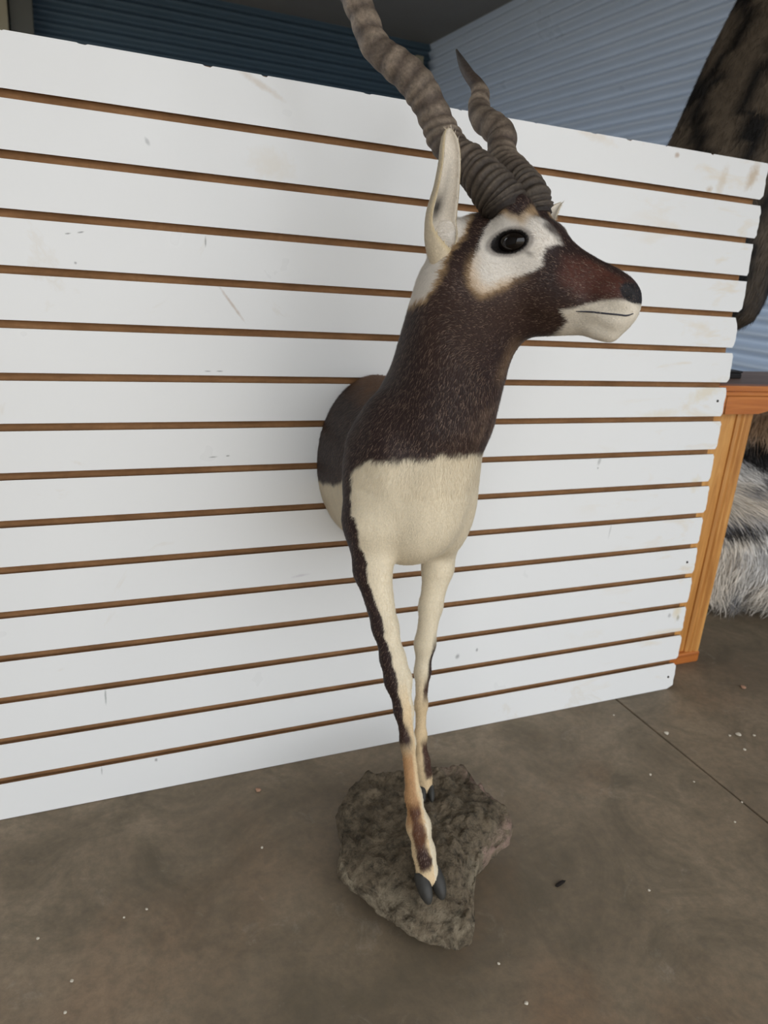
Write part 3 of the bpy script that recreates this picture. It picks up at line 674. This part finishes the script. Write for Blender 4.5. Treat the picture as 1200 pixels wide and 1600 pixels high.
def light_body(c, p, rng):
    n = len(c); lum = c.mean(1); k = np.where(lum > 0.3, rng.uniform(0.97, 1.04, n), rng.uniform(0.72, 1.2, n))[:, None]
    tipm = ((rng.random(n) < 0.36) & (lum < 0.09))[:, None]
    return np.where(tipm, c * 0.25 + lin(134, 110, 94) * rng.uniform(0.15, 0.85, (n, 1)), c * k)
sv, sf, sc = strands(BV, BF, BN, BC, 170000, flow_body, len_body, 0.0006, 0.13, light_body, RNG)
fur = link('fur', np_mesh('fur', sv, sf, sc), M['strand'], root); tag(fur, kind='stuff')

# --- eyes
for sg in (1, -1):
    bm = bmesh.new(); bmesh.ops.create_uvsphere(bm, u_segments=32, v_segments=20, radius=1.0)
    mx = Matrix((( *(E1 * 0.0212),), ( *(S_ * 0.0150),), ( *(E2 * 0.0142),))).transposed().to_4x4(); mx.translation = Vector(head(EYE[0], sg * 0.0395, EYE[2]))
    bmesh.ops.transform(bm, matrix=mx, verts=bm.verts); link('eye', bm_mesh('eye', bm), M['eye'], root, smooth=True)

# --- tubes and horns
def catmull(P, n):
    P = np.asarray(P, float); s = np.r_[0, np.cumsum(np.linalg.norm(np.diff(P[:, :3], axis=0), axis=1))]; x = np.linspace(0, s[-1], n)
    return np.stack([smooth_interp(x, s, P[:, i]) for i in range(P.shape[1])], 1), s[-1]
def frames(Cn):
    T = np.gradient(Cn, axis=0); T /= np.linalg.norm(T, axis=1)[:, None]; A = np.zeros_like(T); a = np.cross(T[0], [0.3, 0.1, 0.9]); A[0] = nrm(a)
    for i in range(1, len(T)): A[i] = nrm(A[i - 1] - (A[i - 1] @ T[i]) * T[i])
    return T, A, np.cross(T, A)
def tube(name, pts, mat, parent, n=60, seg=16, rfun=None, colfun=None, smooth=True):
    Q, L = catmull(pts, n); T, A, B = frames(Q[:, :3]); th = np.linspace(0, 2 * np.pi, seg, endpoint=False); V = []; Cc = []
    for i in range(n):
        t = i / (n - 1)
        r = Q[i, 3] * (rfun(t, th, L) if rfun else np.ones(seg))
        V.append(Q[i, :3] + r[:, None] * (np.cos(th)[:, None] * A[i] + np.sin(th)[:, None] * B[i]))
        if colfun: Cc.append(colfun(t, th, L))
    V = np.concatenate(V); F = [(i * seg + j, i * seg + (j + 1) % seg, (i + 1) * seg + (j + 1) % seg, (i + 1) * seg + j) for i in range(n - 1) for j in range(seg)]
    V = np.r_[V, [Q[0, :3]], [Q[-1, :3]]]; a, b = len(V) - 2, len(V) - 1
    F += [(a, (j + 1) % seg, j, j) for j in range(seg)] + [(b, (n - 1) * seg + j, (n - 1) * seg + (j + 1) % seg, (n - 1) * seg + (j + 1) % seg) for j in range(seg)]
    me = bpy.data.meshes.new(name); me.from_pydata(V.tolist(), [], [tuple(dict.fromkeys(f)) for f in F])
    if colfun:
        at = me.color_attributes.new('Col', 'FLOAT_COLOR', 'POINT'); cc = np.r_[np.concatenate(Cc), [Cc[0][0]], [Cc[-1][0]]]
        at.data.foreach_set('color', np.c_[cc, np.ones(len(cc))].astype(np.float32).ravel())
    me.validate(); return link(name, me, mat, parent, smooth=smooth)
HB, HT, HD = lin(118, 104, 90), lin(158, 142, 122), lin(70, 58, 50)
def horn_fns(seed, rings, upto):
    rg = np.random.default_rng(seed); pos = np.sort(((np.arange(rings) + rg.uniform(-0.2, 0.2, rings)).clip(0) / rings) ** 1.8 * upto) + 0.015; wid = np.gradient(pos) * 0.42; amp = rg.uniform(0.5, 1.1, rings); tilt = rg.uniform(-1, 1, rings)
    def prof(t, th):
        tt = t + 0.006 * np.sin(th + 2.0 * 2 * np.pi * t); r = np.zeros_like(th)
        for p, a, w in zip(pos, amp, wid): r = np.maximum(r, a * np.exp(-((tt - p) / w) ** 2))
        return r
    def rf(t, th, L):
        fade = sstep(upto + 0.12, upto - 0.02, t); low = 0.8 + 0.2 * sstep(0.55, 0.25, t)
        return 1 + ((0.13 + 0.12 * sstep(0.4, 0.1, t)) * low * (prof(t, th) - 0.45)) * fade + 0.11 * np.cos(th - 2 * np.pi * 3.3 * t) * fade
    def cf(t, th, L):
        pr = prof(t, th)[:, None]; base = HD * (1 - pr) + (HB * 0.85 + HT * 0.25) * pr
        dk = sstep(0.34, 0.02, t); base = base * (1 - 0.62 * dk); smoothtip = sstep(upto, upto + 0.15, t)
        return base * (1 - smoothtip) + lin(62, 56, 52) * smoothtip
    return rf, cf
horn1 = [(794, 330, .928, .0285), (789, 316, .928, .0280), (773, 294, .930, .0268), (744, 268, .945, .0248), (716, 249, .958, .0230), (697, 222, .970, .0220), (685, 190, .975, .0213), (670, 158, .975, .0216), (645, 127, .975, .0222), (613, 99, .975, .0208), (591, 77, .975, .0193), (580, 56, .975, .0188), (572, 30, .975, .0183), (556, 0, .975, .0180), (536, -28, .975, .0150), (522, -60, .975, .0115), (505, -95, .98, .007), (492, -122, .985, .002)]
horn2 = [(836, 336, .950, .025), (833, 308, .948, .0225), (822, 290, .958, .0195), (803, 275, .975, .021), (790, 256, 1.00, .0205), (786, 235, 1.02, .0200), (785, 216, 1.03, .0205), (769, 200, 1.04, .0195), (754, 185, 1.055, .0180), (750, 166, 1.075, .0155), (751, 148, 1.085, .0130), (745, 135, 1.092, .0110), (735, 121, 1.10, .0090), (724, 102, 1.11, .0070), (713, 78, 1.12, .0016)]
for k, hn in enumerate((horn1, horn2)):
    rf, cf = horn_fns(21 + k, 27 if k == 0 else 22, 0.82 if k == 0 else 0.80)
    tube('horn', [np.r_[Pd(a, b, d), r] for a, b, d, r in hn], M['horn'], root, n=300, seg=28, rfun=rf, colfun=cf)

# --- ears: cupped leaves with an open inner side
def ear(pts, opening, parent, half, seed):
    Q, L = catmull(pts, 30); T, A, B = frames(Q[:, :3]); op = np.asarray(opening, float); V = []; Cc = []; m = 13
    rg = np.random.default_rng(seed)
    for lay in (0, 1):
        for i in range(30):
            t = i / 29; o = nrm(op - (op @ T[i]) * T[i]); sd = np.cross(T[i], o); r = Q[i, 3] - lay * min(0.0022, Q[i, 3] * 0.5)
            span = math.pi * (0.98 - 0.42 * sstep(0.08, 0.35, t)) * half
            for j in range(m):
                ph = (j / (m - 1) * 2 - 1) * span
                x = Q[i, :3] - o * r * math.cos(ph) * 0.8 + sd * r * math.sin(ph); V.append(x)
                if lay == 0: c = lin(214, 198, 170) * (1 - 0.25 * sstep(0.0, 0.6, t)) if abs(ph) < span * 0.85 else lin(206, 186, 148)
                else:
                    c = lin(222, 212, 196); dk = math.exp(-((t - 0.42) / 0.10) ** 2) * math.exp(-((j - m * 0.5) / 1.6) ** 2) + 0.35 * math.exp(-((t - 0.60) / 0.16) ** 2) * math.exp(-((j - m * 0.62) / 1.2) ** 2)
                    c = c * (1 - min(dk, 0.96)) + lin(24, 20, 18) * min(dk, 0.96)
                Cc.append(c)
    g = lambda lay, i, j: lay * 30 * m + i * m + j; F = []
    for i in range(29):
        for j in range(m - 1): F += [(g(0, i, j), g(0, i, j + 1), g(0, i + 1, j + 1), g(0, i + 1, j)), (g(1, i, j), g(1, i + 1, j), g(1, i + 1, j + 1), g(1, i, j + 1))]
        F += [(g(0, i, 0), g(0, i + 1, 0), g(1, i + 1, 0), g(1, i, 0)), (g(0, i, m - 1), g(1, i, m - 1), g(1, i + 1, m - 1), g(0, i + 1, m - 1))]
    V, F, Cc = np.array(V), np.array(F), np.array(Cc)
    o = link('ear', np_mesh('ear', V, F, Cc), M['fur'], parent, smooth=True)
    ax = nrm(Q[-1, :3] - Q[0, :3])
    sv, sf, sc = strands(V, F, vert_normals(V, F), Cc, 3500, lambda p, n: np.tile(ax, (len(p), 1)), 0.006, 0.0006, 0.12, lambda c, p, r: c * r.uniform(0.8, 1.15, len(c))[:, None], RNG)
    fo = link('ear_fur', np_mesh('ear_fur', sv, sf, sc), M['strand'], o); fo.matrix_parent_inverse = Matrix(); fo['kind'] = 'stuff'
imr = W[:, 0]
ear([np.r_[Pd(694, 412, .960), .020], np.r_[Pd(689, 380, .942), .0235], np.r_[Pd(691, 340, .928), .0240], np.r_[Pd(699, 295, .915), .0195], np.r_[Pd(704, 250, .906), .0165], np.r_[Pd(704, 222, .902), .0140], np.r_[Pd(703, 207, .900), .009], np.r_[Pd(703, 200, .900), .002]], imr * 0.70 - W[:, 2] * 0.75, root, 1.0, 4)
ear([np.r_[head(-.10, -.045, -.03), .019], np.r_[Pd(838, 357, 1.02), .021], np.r_[Pd(858, 333, 1.04), .0125], np.r_[Pd(877, 316, 1.06), .0015]], -W[:, 2] * 0.9 - imr * 0.2, root, 0.8, 5)

# --- mouth line
for sg in (1, -1):
    pts = []
    for mx_, my_, ss_ in ((902, 484, .027), (925, 487, .026), (948, 490, .025), (968, 492, .022), (982, 493, .017), (992, 492, .010)):
        fx, uz = head_local(mx_, my_, ss_ * 0.9); X = head(fx, sg * ss_, uz)
        i = np.argmin(np.sum((BV - X) ** 2, axis=1)); pts.append(np.r_[BV[i], 0.0011])
    pts = np.array(pts); pts[0, 3] = 0.0004; pts[-1, 3] = 0.0007
    tube('mouth_line', pts, M['lip'], root, n=24, seg=8)

# --- hooves: two pointed toes each
def hoof(c, g, wid, gap):
    fw = g - c; fw[2] = 0; fw = nrm(fw); sd = np.array([-fw[1], fw[0], 0]); ln = np.linalg.norm((g - c)[:2]); hh = c[2] - g[2]; seg = 16
    # rings from inside the pastern to the tip: (along, drop, half width, half depth front, half depth back)
    rows = [(-.10, -.22, .80, .50), (.02, -.02, .98, .62), (.25, .18, 1.06, .66), (.50, .42, 1.02, .64), (.76, .68, .82, .52), (.93, .88, .52, .32), (1.0, .985, .22, .14)]
    for sg in (1, -1):
        V = []
        for al, dr, w, dp in rows:
            ctr = c + fw * ln * al + sd * sg * (wid * 0.5 + gap * max(al, 0)) + np.array([0, 0, -hh * dr])
            for j in range(seg):
                a = 2 * math.pi * j / seg; x = math.cos(a) * wid * 0.52 * w; y = math.sin(a) * ln * 0.62 * dp
                if x * sg < 0: x *= 0.85
                p = ctr + sd * x + fw * y * 0.8 + np.array([0, 0, y * 0.75]); p[2] = max(p[2], rock_z(p[0], p[1]) - 0.0015); V.append(p)
        n = len(rows); F = [(i * seg + j, i * seg + (j + 1) % seg, (i + 1) * seg + (j + 1) % seg, (i + 1) * seg + j) for i in range(n - 1) for j in range(seg)] + [tuple(range(seg))[::-1], tuple(range((n - 1) * seg, n * seg))]
        me = bpy.data.meshes.new('hoof'); me.from_pydata([list(v) for v in V], [], F); link('hoof', me, M['hoof'], root, smooth=True)
hoof(L1[-1][:3].copy(), G1, 0.0215, 0.0004); hoof(L2[-1][:3].copy(), G2, 0.0125, 0.0012)

# ------------------------------------------------------------------ oak console table behind the panel
TX0, TX1, TYF, TYB, TZ = -0.72, 1.36, 0.060, 0.33, 0.755
table = empty('console_table', (0.1, 0.2, 0)); tag(table, 'golden oak console table with fluted legs and arched apron behind the white panel', 'table')
bm = bmesh.new(); bm_box(bm, TX0, TX1, TYF + 0.004, TYB, TZ - 0.012, TZ, 0.003); link('table_top', bm_mesh('table_top', bm), M['topw'], table)
bm = bmesh.new()   # moulded front edge (profile in y,z extruded along x)
prof = [(TYF, TZ + 0.001), (TYF, TZ - 0.011), (TYF + 0.007, TZ - 0.014), (TYF + 0.007, TZ - 0.022), (TYF + 0.012, TZ - 0.026), (TYF + 0.030, TZ - 0.026), (TYF + 0.030, TZ + 0.001)]
bm_prism(bm, prof, 0, TX0, TX1); link('edge_moulding', bm_mesh('edge_moulding', bm), M['oakx'], table)
legs = [(TX0 + 0.03, TX0 + 0.15), (0.050, 0.172), (TX1 - 0.15, TX1 - 0.03)]
for a, b in ((legs[0][1], legs[1][0]), (legs[1][1], legs[2][0])):
    bm = bmesh.new(); z0 = 0.687; pts = [(a - 0.12, TZ - 0.024), (a - 0.12, z0), (a - 0.012, z0)]
    n = 14; w = b - a
    for i in range(n + 1):
        t = i / n; pts.append((a - 0.006 + (w + 0.012) * t, z0 + 0.042 * (1 - abs(2 * t - 1) ** 3.2)))
    if b == legs[2][0]: pts += [(b + 0.12, z0), (b + 0.12, TZ - 0.024)]
    else: pts += [(b + 0.002, z0), (b + 0.002, TZ - 0.024)]
    if a == legs[1][1]: pts[0] = (a - 0.122 + 0.004, TZ - 0.024); pts[1] = (a - 0.122 + 0.004, z0)
    bm_prism(bm, pts, 1, TYF + 0.014, TYF + 0.034); link('apron', bm_mesh('apron', bm), M['oakx'], table)
for a, b in legs:
    for back in (0, 1):
        y0 = TYF + 0.042 if not back else TYB - 0.05; 
        bm = bmesh.new(); bm_box(bm, a, b - 0.044, y0, y0 + 0.03, 0.0, TZ - 0.013, 0.002)
        # fluted moulding: ridges side by side
        pr = [(b - 0.044, y0 + 0.03), (b - 0.044, y0 - 0.004), (b - 0.038, y0 - 0.009), (b - 0.034, y0 - 0.004), (b - 0.030, y0 - 0.010), (b - 0.024, y0 - 0.010), (b - 0.020, y0 - 0.004), (b - 0.014, y0 - 0.011), (b - 0.003, y0 - 0.012), (b, y0 - 0.009), (b, y0 + 0.03)]
        bm_prism(bm, pr, 2, 0.0, TZ - 0.013)
        lg = link('leg', bm_mesh('leg', bm), M['oak'], table)
        bm = bmesh.new(); bm_box(bm, a - 0.002, b + 0.003, y0 - 0.014, y0 + 0.034, 0.0, 0.032, 0.004); pl = link('plinth', bm_mesh('plinth', bm), M['oakx'], lg); pl.matrix_parent_inverse = Matrix()
# small black case lying on the table
bp = Pz(1152, 594, TZ)
case = empty('black_case', (bp[0], bp[1] + 0.06, TZ)); tag(case, 'small flat black case lying on the oak table top', 'case')
bm = bmesh.new(); bm_box(bm, bp[0] - 0.04, bp[0] + 0.035, bp[1] + 0.02, bp[1] + 0.10, TZ, TZ + 0.014, 0.003); link('case_body', bm_mesh('case_body', bm), M['black'], case)
bm = bmesh.new(); bm_box(bm, bp[0] - 0.041, bp[0] + 0.036, bp[1] + 0.019, bp[1] + 0.101, TZ + 0.0145, TZ + 0.020, 0.002); link('lid', bm_mesh('lid', bm), M['black'], case)

# ------------------------------------------------------------------ dark striped game mount standing on the table
def loft_mass(name, pts, depth_ratio, parent, colfun, count, length, width, lift, flow, seg=40, n=84, lump=0.0, mat='fur'):
    Q, L = catmull(pts, n); vd = W[:, 2]; V = []; th = np.linspace(0, 2 * np.pi, seg, endpoint=False); T = np.gradient(Q[:, :3], axis=0)
    for i in range(n):
        t_ = nrm(T[i]); a = nrm(np.cross(t_, vd)); b = np.cross(a, t_)
        e = min(1.0, math.sqrt(max(0.0, min(i, n - 1 - i) / 5.0)))
        for j in range(seg):
            p = Q[i, :3] + Q[i, 3] * e * (math.cos(th[j]) * a + math.sin(th[j]) * b * depth_ratio)
            if lump: p = p + nrm(p - Q[i, :3] + 1e-6) * noise3(p, 7, 3, 5.0) * lump
            V.append(p)
    F = np.array([(i * seg + j, i * seg + (j + 1) % seg, (i + 1) * seg + (j + 1) % seg, (i + 1) * seg + j) for i in range(n - 1) for j in range(seg)]); V = np.array(V)
    N = vert_normals(V, F)
    if (N * (V - np.repeat(Q[:, :3], seg, 0))).sum() < 0: F = F[:, ::-1]; N = -N
    Cc = colfun(V); o = link(name, np_mesh(name, V, F, Cc), M[mat], parent, smooth=True)
    sv, sf, sc = strands(V, F, N, Cc, count, flow, length, width, lift, lambda c, p, r: np.clip(c * r.uniform(0.6, 1.35, len(c))[:, None], 0, 1), RNG)
    fo = link('fur', np_mesh('fur', sv, sf, sc), M['strand'], parent); fo['kind'] = 'stuff'
    return V
gm = empty('striped_game_mount', (0.0, 0.2, TZ)); tag(gm, 'dark brown game animal neck mount with black stripes behind the panel corner', 'animal mount')
WD = 1.83
wpts = [np.r_[Pd(a, b, WD + dd), r] for a, b, dd, r in ((1078, 560, 0, .070), (1076, 530, 0, .115), (1082, 470, 0.0, .168), (1092, 400, 0.01, .192), (1155, 275, 0.02, .195), (1233, 95, 0.03, .188), (1300, -60, 0.03, .160), (1360, -180, 0.02, .135), (1440, -235, 0.0, .115), (1520, -205, -.02, .095), (1580, -140, -.03, .075), (1615, -95, -.03, .055))]
gup = nrm(wpts[5][:3] - wpts[3][:3])
def col_game(P):
    n1 = hash_noise(P, 6, 2.0); n2 = hash_noise(P, 22, 6.0); n3 = hash_noise(P, 3, 9.0)
    side = nrm(np.cross(gup, W[:, 2])); c = (P - wpts[3][:3]) @ side; hgt = (P - wpts[3][:3]) @ gup
    ph = (c * 13 - hgt * 1.2 + 0.55 * n1 + 0.3 * n2)
    st = sstep(0.15, 0.75, np.sin(ph * 2 * np.pi * 0.75) + 0.5 * n2)[:, None]
    base = lin(84, 73, 60) * (1 + 0.25 * n3[:, None]); dark = lin(16, 13, 11)
    low = sstep(0.05, -0.06, hgt)[:, None]; base = base * (1 - 0.35 * low)
    return np.clip(base * (1 - st) + dark * st, 0, 1)
loft_mass('neck', wpts, 0.66, gm, col_game, 26000, 0.030, 0.0014, 0.10, lambda p, n: np.tile(-gup, (len(p), 1)))
for sg in (1, -1):
    eb = Pd(1395, -285, WD + 0.02); dv = W[:, 2] * sg
    tube('ear', [np.r_[eb + dv * 0.07, .022], np.r_[eb + dv * 0.11 - W[:, 1] * 0.02, .034], np.r_[eb + dv * 0.16 - W[:, 1] * 0.03, .026], np.r_[eb + dv * 0.21 - W[:, 1] * 0.03, .003]], M['black'], gm, n=24, seg=14)
    hb = Pd(1430, -300, WD)
    tube('horn', [np.r_[hb + dv * 0.03, .030], np.r_[hb + dv * 0.09 + W[:, 1] * 0.02, .027], np.r_[hb + dv * 0.17 - W[:, 1] * 0.02, .020], np.r_[hb + dv * 0.20 - W[:, 1] * 0.11, .012], np.r_[hb + dv * 0.16 - W[:, 1] * 0.19, .002]], M['hoof'], gm, n=40, seg=16)
bm = bmesh.new(); bc = wpts[0]; bm_box(bm, bc[0] - 0.10, bc[0] + 0.03, 0.13, 0.29, TZ + 0.0005, TZ + 0.05, 0.006); link('stand', bm_mesh('stand', bm), M['black'], gm)

# ------------------------------------------------------------------ shaggy hide heaped on the floor under the table
hide = empty('shaggy_hide', (0.65, 0.55, 0)); tag(hide, 'heaped shaggy white, grey and black fur hide on the floor beyond the oak table leg', 'hide')
def col_hide(P):
    n1 = hash_noise(P, 5.5, 12.0); n2 = hash_noise(P * np.array([1, 1, 2.0]), 11, 4.0); n3 = hash_noise(P, 30, 3.0)
    c = np.tile(lin(226, 222, 216), (len(P), 1))
    def put(cc, w):
        nonlocal c
        w = np.clip(w, 0, 1)[:, None]; c = c * (1 - w) + cc * w
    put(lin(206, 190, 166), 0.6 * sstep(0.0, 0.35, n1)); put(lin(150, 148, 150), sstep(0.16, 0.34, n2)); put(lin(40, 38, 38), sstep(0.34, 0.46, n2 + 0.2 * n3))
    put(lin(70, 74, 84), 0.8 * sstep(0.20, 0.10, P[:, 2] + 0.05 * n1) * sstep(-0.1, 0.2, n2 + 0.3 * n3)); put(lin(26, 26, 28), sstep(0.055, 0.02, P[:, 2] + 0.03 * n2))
    put(lin(22, 20, 20), sstep(0.47, 0.50, P[:, 2] + 0.04 * n1) * sstep(0.56, 0.53, P[:, 2])); put(lin(150, 118, 86), sstep(0.53, 0.56, P[:, 2]) * 0.9)
    return c
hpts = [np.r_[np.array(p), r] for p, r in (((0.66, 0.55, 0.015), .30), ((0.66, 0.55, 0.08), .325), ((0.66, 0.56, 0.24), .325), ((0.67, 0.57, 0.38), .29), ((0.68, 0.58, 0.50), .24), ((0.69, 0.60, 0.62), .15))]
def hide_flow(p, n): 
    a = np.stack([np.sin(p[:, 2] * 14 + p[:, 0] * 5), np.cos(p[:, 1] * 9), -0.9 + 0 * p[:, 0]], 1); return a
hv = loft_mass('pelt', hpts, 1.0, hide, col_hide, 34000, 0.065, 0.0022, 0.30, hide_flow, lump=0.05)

# ------------------------------------------------------------------ litter on the floor
def chip(px, py, size, mat, label, group, seed, flat=0.5, stretch=1.0):
    rg = np.random.default_rng(seed); p = Pz(px, py, 0.0); bm = bmesh.new(); bmesh.ops.create_icosphere(bm, subdivisions=2, radius=size)
    ang = rg.uniform(0, 3.14)
    for v in bm.verts:
        k = 1 + 0.45 * noise.noise(Vector(v.co) * (0.9 / size) + Vector((seed, 0, 0))); x, y = v.co.x * k * stretch, v.co.y * k / stretch ** 0.5
        v.co = Vector((x * math.cos(ang) - y * math.sin(ang), x * math.sin(ang) + y * math.cos(ang), v.co.z * k * flat))
    lo = min(v.co.z for v in bm.verts)
    for v in bm.verts: v.co.z -= lo
    o = link('floor_chip' if stretch < 2 else 'twig', bm_mesh('floor_chip', bm), mat); o.location = (p[0], p[1], 0.0); tag(o, label, 'debris', group)
cw = mat_plain('pale_chip', lin(206, 196, 178), 0.8, 0.2); cr = mat_plain('reddish_chip', lin(170, 132, 108), 0.85, 0.2); cd = mat_plain('dark_twig', lin(34, 28, 24), 0.8, 0.2)
chip(1161, 1075, .0072, cr, 'reddish clay crumb on the concrete beyond the floor joint', None, 1)
chip(403, 1236, .0050, cr, 'small reddish crumb on the concrete between white panel and stone', None, 2)
chip(875, 1382, .0052, cd, 'short dark twig on the concrete beside the stone slab', None, 3, 0.5, 2.2)
for i, (x, y, s) in enumerate(((1016, 1211, .0028), (959, 1118, .0022), (1014, 1392, .0024), (822, 1568, .0030), (779, 1506, .0022), (409, 1325, .0022), (112, 1534, .0026), (59, 1467, .0022), (229, 1421, .0020), (194, 1434, .0018), (102, 1583, .0022), (1153, 1149, .0060), (1163, 1172, .0035), (1140, 1150, .0032), (1178, 1150, .0034), (1159, 1254, .0022), (1148, 1285, .0022), (1084, 1222, .002), (1041, 1147, .0055))):
    chip(x, y, s, cw, 'tiny pale paint chip lying on the concrete floor', 'paint chips on the floor', 10 + i)
